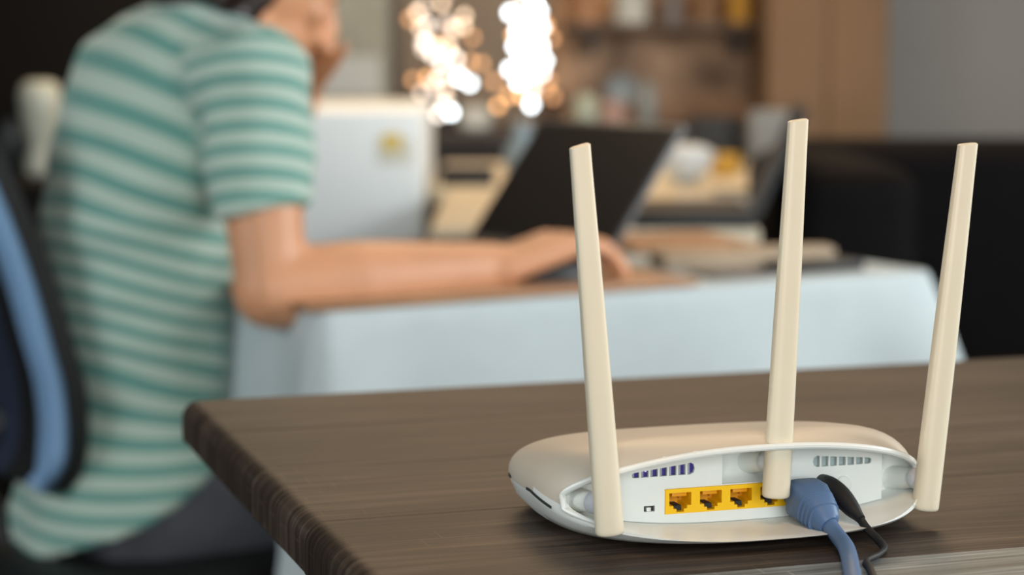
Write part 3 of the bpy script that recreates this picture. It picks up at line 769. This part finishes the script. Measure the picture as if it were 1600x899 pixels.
# ------------------------------------------------------------------ string lights
def bulbmat(n, c, s):
    m = bpy.data.materials.new(n); m.use_nodes = True; b = m.node_tree.nodes['Principled BSDF']
    b.inputs['Base Color'].default_value = (*c, 1); b.inputs['Emission Color'].default_value = (*c, 1); b.inputs['Emission Strength'].default_value = s; return m
BW = bulbmat('bulb_white', (1, .90, .80), 4.5); BT = bulbmat('bulb_warm', (1, .74, .52), 3.6); BO = bulbmat('bulb_orange', (1, .50, .20), 3.6); BD = bulbmat('bulb_dim', (1, .50, .22), 1.8)
BH = bulbmat('bulb_half', (1, .84, .72), 2.2)
BG = bulbmat('bulb_cool', (.85, .95, 1.0), 11)
def sphere_mesh():
    bm = bmesh.new(); bmesh.ops.create_icosphere(bm, subdivisions=2, radius=.0085); me = bpy.data.meshes.new('bulb'); bm.to_mesh(me); bm.free()
    for p in me.polygons: p.use_smooth = True
    return me
SPH = {}
for k, m in (('w', BW), ('t', BT), ('o', BO), ('d', BD), ('g', BG), ('h', BH)):
    me = sphere_mesh(); me.materials.append(m); SPH[k] = me
def string_lights(label, cx, pts, y, fill):
    r = thing('string_lights', label, 'string lights', (atY(cx, 0, y).x, y, 2.75), group='hanging string lights')
    pts = pts+[(random.uniform(*fill[0]), random.uniform(*fill[1]), random.choice(fill[2])) for _ in range(fill[3])]
    pts = sorted(pts, key=lambda p: p[1]); W = [Vector((0, 0, 0))]
    for px, py, k in pts:
        yy = y+random.uniform(-.06, .06)
        w = atY(px, py, yy); o = bpy.data.objects.new('bulb', SPH[k]); C.objects.link(o); o.parent = r
        o.location = (w.x-r.location.x, w.y-r.location.y, w.z-2.75)
        W.append(Vector(o.location)+Vector((.009, 0, .004)))
    bm = bmesh.new(); tube(bm, W, .0012, 5, smooth=1); link('wire', bm, M_metal, r)
string_lights('dense cluster of warm white string lights above the refrigerator', 690,
  [(652, 20, 't'), (690, 5, 't'), (725, 25, 't'), (668, 40, 'w'), (664, 66, 'w'), (700, 72, 't'), (690, 100, 'w'), (712, 92, 'w'), (738, 58, 'd'), (735, 95, 'd'), (645, 125, 'd'), (668, 122, 'o'), (700, 118, 'w'), (718, 122, 'g'), (734, 130, 'g'),
   (655, 165, 't'), (672, 172, 'w'), (695, 165, 'w'), (705, 176, 'g'), (685, 180, 'w'), (662, 190, 'd'), (705, -20, 'w'), (660, -20, 'd'), (680, -35, 't'), (752, 100, 'd'), (640, 30, 'd'), (676, 85, 'w'), (710, 45, 't'), (695, 140, 't'), (720, -60, 'w'), (690, -90, 't')], 5.0, ((655, 728), (-60, 180), 'thhho', 22))
string_lights('bright cluster of white string lights left of the brick wall', 825,
  [(797, 20, 'g'), (820, 5, 'w'), (842, 18, 'g'), (852, 40, 'o'), (803, 55, 'o'), (828, 50, 'w'), (843, 70, 'g'), (815, 82, 'g'), (851, 95, 'g'), (797, 108, 'g'), (835, 105, 'g'), (820, 120, 'g'), (858, 125, 'd'), (810, 128, 'g'), (832, 140, 'w'), (778, 166, 'o'),
   (830, 164, 'g'), (854, 138, 'd'), (864, 152, 'd'), (772, 128, 'd'), (838, 35, 'g'), (825, 92, 'g'), (815, 150, 'o'), (840, 84, 'w'), (862, 60, 'd'), (815, -20, 'g'), (840, -30, 'w'), (825, -60, 'g'), (800, -45, 'o'), (822, 68, 'g'), (795, 150, 'o')], 5.0, ((800, 846), (-60, 160), 'ghhgt', 26))

# ------------------------------------------------------------------ person
pr = thing('person', 'person in a green and white striped t-shirt working at the laptop', 'person', (-.42, 2.45, 0))
base = Vector(pr.location)
f = Vector((.87, .495, 0)).normalized(); rr_ = Vector((.495, -.87, 0)).normalized(); up3 = Vector((0, 0, 1))
def A(px, py, y): return atY(px, py, y)
pel = A(215, 775, 2.45)
sR = A(392, 118, 2.30); sL = A(262, 70, 2.60)
elR = A(424, 452, 2.245); wrR = atZ(775, 424, .765) ; wrR = A(775, 420, 2.37)
handC = A(870, 392, 2.42)
neckB = A(330, 45, 2.46); headC = A(402, -48, 2.47)
# torso rings: (px centre, py, half breadth, half depth, tilt)
TR = [(184, 752, .178, .136, -30), (198, 722, .166, .128, -20), (210, 688, .148, .112, -2), (220, 640, .125, .095, 16), (216, 560, .135, .100, 17), (214, 480, .140, .105, 17), (218, 400, .145, .108, 17), (228, 300, .150, .106, 18), (246, 200, .155, .104, 20), (272, 120, .158, .095, 24), (300, 70, .140, .075, 30), (322, 38, .085, .055, 36), (335, 20, .052, .050, 40)]
def torso(bm, grow, rows, n=36):
    rings = []
    for px, py, b, d, tl in rows:
        c = A(px, py, 2.45); t_ = R(tl); e2 = f*math.cos(t_)-up3*math.sin(t_)
        rings.append([c+rr_*(math.cos(2*math.pi*k/n)*(b+grow))+e2*(math.sin(2*math.pi*k/n)*(d+grow)) for k in range(n)])
    loft(bm, rings)
def hand(bm, wr, palm_dir, normal, side, s, curls, thumb_curl, thumb_dir):
    # palm: wrist -> knuckles; 'side' points to the thumb; normal is the back of the hand
    L = .085*s
    for k in range(4):
        o = side*((1.5-k)*.019*s)
        tcap(bm, wr+o*.55, .015*s, wr+palm_dir*L+o, .0115*s)
    lens = [(.040, .024, .020), (.044, .027, .021), (.041, .025, .020), (.032, .019, .018)]
    for k in range(4):
        p = wr+palm_dir*(L+(.0, .004, .0, -.008)[k]*s)+side*((1.5-k)*.0205*s); ang = 0
        for j in range(3):
            ang += curls[j]; d = (palm_dir*math.cos(ang)-normal*math.sin(ang)+side*((1.5-k)*.05)).normalized()
            q = p+d*lens[k][j]*s; tcap(bm, p, (.0092, .0082, .0075)[j]*s, q, (.0082, .0075, .0062)[j]*s, 10); p = q
    p = wr+palm_dir*.022*s+side*.022*s; d = thumb_dir.normalized()
    for j, ln in enumerate((.040, .032, .026)):
        q = p+(d*math.cos(thumb_curl*j)+palm_dir*math.sin(thumb_curl*j)).normalized()*ln*s
        tcap(bm, p, (.014, .0105, .0092)[j]*s, q, (.0105, .0092, .0075)[j]*s, 10); p = q
bm = bmesh.new()
torso(bm, -.012, TR)
shp = A(300, 118, 2.42)
tcap(bm, shp, .060, sR-up3*.02, .050, 18)
# neck and head
tcap(bm, neckB-Vector((0, 0, .03)), .058, headC-f*.03-up3*.05, .052, 20)
tl = R(24); hf = (f*math.cos(tl)-up3*math.sin(tl)); hu = (up3*math.cos(tl)+f*math.sin(tl))
HM = Matrix((rr_, hf, hu)).transposed()
def hp(x, y, z): return headC+HM @ Vector((x, y, z))
ellips(bm, headC, .074, .093, .088, HM, 24); ellips(bm, hp(0, .03, -.055), .055, .060, .062, HM, 20)
tcap(bm, hp(0, .070, -.098), .020, hp(0, .060, -.090), .026)                      # chin
for sx in (-1, 1):
    tcap(bm, hp(sx*.052, -.01, -.060), .020, hp(sx*.018, .062, -.098), .020)      # jaw
    ellips(bm, hp(sx*.036, .066, -.024), .024, .018, .020, HM, 12)                # cheek
    ellips(bm, hp(sx*.074, -.008, -.010), .008, .018, .032, HM, 12)               # ear
    tcap(bm, hp(sx*.048, .080, .022), .007, hp(sx*.015, .090, .020), .008)        # brow
    ellips(bm, hp(sx*.032, .082, .004), .013, .010, .009, HM, 10)                 # eyeball and lid
tcap(bm, hp(0, .088, .010), .009, hp(0, .112, -.030), .012); 
for sx in (-1, 1): tcap(bm, hp(sx*.010, .098, -.034), .008, hp(sx*.004, .104, -.034), .009)
tcap(bm, hp(-.018, .088, -.058), .007, hp(.018, .088, -.058), .007); tcap(bm, hp(-.016, .086, -.069), .008, hp(.016, .086, -.069), .008)
# right arm
tcap(bm, sR-up3*.02, .050, elR, .038, 18); tcap(bm, elR, .043, elR.lerp(wrR, .35), .045, 18)
tcap(bm, elR.lerp(wrR, .35), .045, wrR, .029, 18)
pd = (handC-wrR).normalized(); pdir = (pd+Vector((0, 0, .08))).normalized()
# back of hand faces up and slightly to the camera, thumb towards the body's left (away from camera)
sd_ = Vector((-.495, .87, 0)); sd_ = (sd_-pdir*sd_.dot(pdir)).normalized(); nr = pdir.cross(sd_); nr = nr if nr.z > 0 else -nr
hand(bm, wrR, pdir, nr, sd_, 1.16, (R(22), R(34), R(20)), .35, sd_*.75+pdir*.6-nr*.45)
# left arm, folded up to the chin
elL = A(392, 330, 2.62); wrL = A(470, 140, 2.55)
tcap(bm, sL-up3*.02, .048, elL, .038, 16); tcap(bm, elL, .038, wrL, .026, 16)
pL = (A(496, 70, 2.52)-wrL).normalized(); nl = (f-pL*f.dot(pL)).normalized(); sl = pL.cross(nl)
sl = sl if sl.dot(rr_) > 0 else -sl
hand(bm, wrL, pL, nl, sl, .92, (R(55), R(70), R(40)), .3, sl*.5+pL*.9)
# legs
hR = pel+rr_*.078+up3*.005; hL = pel-rr_*.078+up3*.005
fR = (f+rr_*.05).normalized()
legs = []
for hh, sgn in ((hR, 1), (hL, -1)):
    kn = hh+f*.43+rr_*(.03*sgn)-up3*.005; an = Vector((kn.x, kn.y, .08))+f*.02; legs.append((hh, kn, an))
    tcap(bm, hh, .062, kn, .050, 18); tcap(bm, kn, .052, an, .036, 16); tcap(bm, an-f*.03-up3*.045, .028, an+f*.15-up3*.052, .022, 12)
bm = remesh(bm, .0045, 4)
for v in bm.verts: v.co -= base
link('body', bm, M_skin, pr, angle=180)
for sx in (-1, 1):
    bm = bmesh.new(); ellips(bm, hp(sx*.032, .0905, .004)-base, .007, .0035, .003, HM, 12); link('eye', bm, M_blackm, pr)
    bm = bmesh.new(); tcap(bm, hp(sx*.046, .088, .024)-base, .0035, hp(sx*.018, .098, .023)-base, .004, 8); link('eyebrow', bm, M_hair, pr)
# t-shirt
bm = bmesh.new(); torso(bm, .004, TR[:-1]+[(330, 26, .060, .050, 38)])
armd = (elR-sR).normalized(); hem = A(408, 338, 2.262)
def sleeve(bm, s0, el, r0, r1, frac):
    d = (el-s0); rings = []
    e2 = (f-d.normalized()*f.dot(d.normalized())).normalized(); e1 = d.normalized().cross(e2)
    for s, r in ((-.02, r0*.75), (.06, r0), (.25, r0*1.0), (.5*frac/.62, (r0+r1)/2), (frac, r1)):
        tlt = .10
        rings.append([s0+d*s+(e1*math.cos(2*math.pi*k/28)*.92+e2*math.sin(2*math.pi*k/28))*r+up3*(tlt*r*math.sin(2*math.pi*k/28)) for k in range(28)])
    loft(bm, rings)
tcap(bm, A(295, 118, 2.42), .078, sR-up3*.005, .064, 22); tcap(bm, sR-up3*.005, .064, sR.lerp(elR, .3), .058, 22)
sleeve(bm, sR, elR, .062, .055, .655); sleeve(bm, sL, elL, .060, .055, .6)
bm = remesh(bm, .006, 5)
n_arm = (armd+f*(-.12)).normalized()
lay = bm.verts.layers.float.new('stripe')
dR = (elR-sR)
tc0 = A(220, 400, 2.45)
bm.normal_update()
for v in bm.verts:
    p = v.co.copy()
    s = (p-sR).dot(dR)/dR.length_squared; dist = (p-(sR+dR*s)).length
    # wrinkles
    w = noise.noise(p*11)*.0065+noise.noise(Vector((p.x*9, p.y*9, p.z*26)))*.005
    v.co += v.normal*w
    insl = (s > -.15 and dist < .071 and (p-tc0).dot(rr_) > .098)
    pit = 0.024
    if insl: st_ = -(p-sR).dot(n_arm)/.0245
    else:
        z = p.z; tau = R(13+14*max(0, min(1, (z-.80)/.22))-16*max(0, min(1, (.63-z)/.14))); st_ = (z*math.cos(tau)*1.0+(p-tc0).dot(f)*math.sin(tau)*1.1+.15*noise.noise(p*6)*.05)/.0245
    v[lay] = st_+40
for v in bm.verts: v.co -= base
link('t_shirt', bm, M_stripe, pr, angle=180)
# shirt tail over the seat back
# trousers
bm = bmesh.new()
for hh, kn, an in legs:
    tcap(bm, hh-f*.02, .078, kn, .062, 20); tcap(bm, kn, .066, an+up3*.03, .050, 18)
ellips(bm, pel, .160, .130, .075, Matrix((rr_, f, up3)).transposed(), 24)
bm = remesh(bm, .008, 6); bm.normal_update()
for v in bm.verts:
    v.co += v.normal*(noise.noise(v.co*14)*.007); v.co -= base
link('trousers', bm, M_pants, pr, angle=180)
for hh, kn, an in legs:
    bm = bmesh.new(); tcap(bm, an-f*.03-up3*.042, .038, an+f*.15-up3*.048, .032, 14)
    for v in bm.verts: v.co.z = max(v.co.z, .002); v.co -= base
    link('shoe', bm, M_blackm, pr)
# hair
bm = bmesh.new(); ellips(bm, hp(0, -.022, .020), .086, .092, .088, HM, 24); ellips(bm, hp(0, -.055, -.035), .070, .055, .075, HM, 20)
for sx in (-1, 1): tcap(bm, hp(sx*.070, .01, .02), .018, hp(sx*.072, -.030, -.075), .020)
bm = remesh(bm, .006, 4); bm.normal_update()
for v in bm.verts: v.co += v.normal*(noise.noise(Vector((v.co.x*90, v.co.y*90, v.co.z*20)))*.004); v.co -= base
link('hair', bm, M_hair, pr, angle=180)

# ------------------------------------------------------------------ office chair
ch = thing('office_chair', 'black office chair with a blue back frame under the seated person', 'chair', (pel.x, pel.y, 0))
cb0 = Vector((pel.x, pel.y, 0))
def CH(v): return Vector(v)-cb0
seatz = pel.z-.050
MC = Matrix((rr_, f, up3)).transposed().to_4x4()
bm = newbox(-.24, .24, -.22, .27, 0, .06, .028, 4, M=Matrix.Translation((0, 0, seatz-.055)) @ MC); link('seat', bm, M_blackm, ch)
edge_px = [(-70, 180), (-30, 270), (5, 350), (38, 440), (64, 530), (86, 610), (92, 690), (82, 745), (60, 775)]
EP = [CH(A(a, b, 2.30)) for a, b in edge_px]
Wd = -rr_*.40
sdv = (f*.35+rr_).normalized()
# two blue side bands
cen = sum(EP, Vector())/len(EP)+Wd*.5
for sgn, ofs in ((1, Vector()), (-1, Wd)):
    bm = bmesh.new(); pts = catmull([p+ofs for p in EP], 5); rings = []
    for i, p in enumerate(pts):
        t_ = (pts[min(i+1, len(pts)-1)]-pts[max(i-1, 0)]).normalized()
        inn = Wd.normalized()*sgn; inn = (inn-t_*inn.dot(t_)).normalized(); th = t_.cross(inn)
        w_ = .036*(1 if i < len(pts)-8 else max(.25, (len(pts)-1-i)/8))
        rings.append([p+inn*(math.cos(2*math.pi*k/16)*w_)+inn*.02+th*(math.sin(2*math.pi*k/16)*.013) for k in range(16)])
    loft(bm, rings); link('back_frame', bm, M_chairblue, ch)
def panel(name, off, m, inset, th):
    bm = bmesh.new(); P = catmull(EP, 4); rg = []
    for p in P:
        a = p+Wd*inset+f*off; b = p+Wd*(1-inset)+f*off
        mid = (a+b)/2-f*.02
        rg.append([a, mid, b, b+f*th, mid+f*th, a+f*th])
    loft(bm, rg); return link(name, bm, m, ch, angle=60)
panel('back_mesh', .01, M_chairnavy, .12, .006)
panel('back_cushion', .012, M_blackm, .0, .022)
bm = bmesh.new(); tube(bm, [CH(A(92, 690, 2.30))+Wd*.5, CH(A(70, 800, 2.30))+Wd*.5-f*.03, Vector((0, 0, seatz-.07))-f*.08, Vector((0, 0, seatz-.07))+f*.05], .022, 10); link('back_support', bm, M_metal, ch)
bm = bmesh.new(); tube(bm, [(0, 0, .08), (0, 0, seatz-.05)], .026, 14, smooth=1); link('gas_column', bm, M_metal, ch)
for k in range(5):
    a = 2*math.pi*k/5+.3; d = Vector((math.cos(a), math.sin(a), 0))
    bm = bmesh.new(); tube(bm, [Vector((0, 0, .10)), d*.15+Vector((0, 0, .09)), d*.28+Vector((0, 0, .065))], .018, 8); l = link('base_arm', bm, M_metal, ch)
    bm = bmesh.new(); lathe(bm, [(.012, -.02), (.026, -.02), (.028, -.015), (.028, .015), (.026, .02), (.012, .02)], 16, Matrix.Translation(d*.28+Vector((0, 0, .028))) @ Matrix.Rotation(a+math.pi/2, 4, 'Z') @ Matrix.Rotation(R(90), 4, 'Y')); link('caster', bm, M_blackm, l)
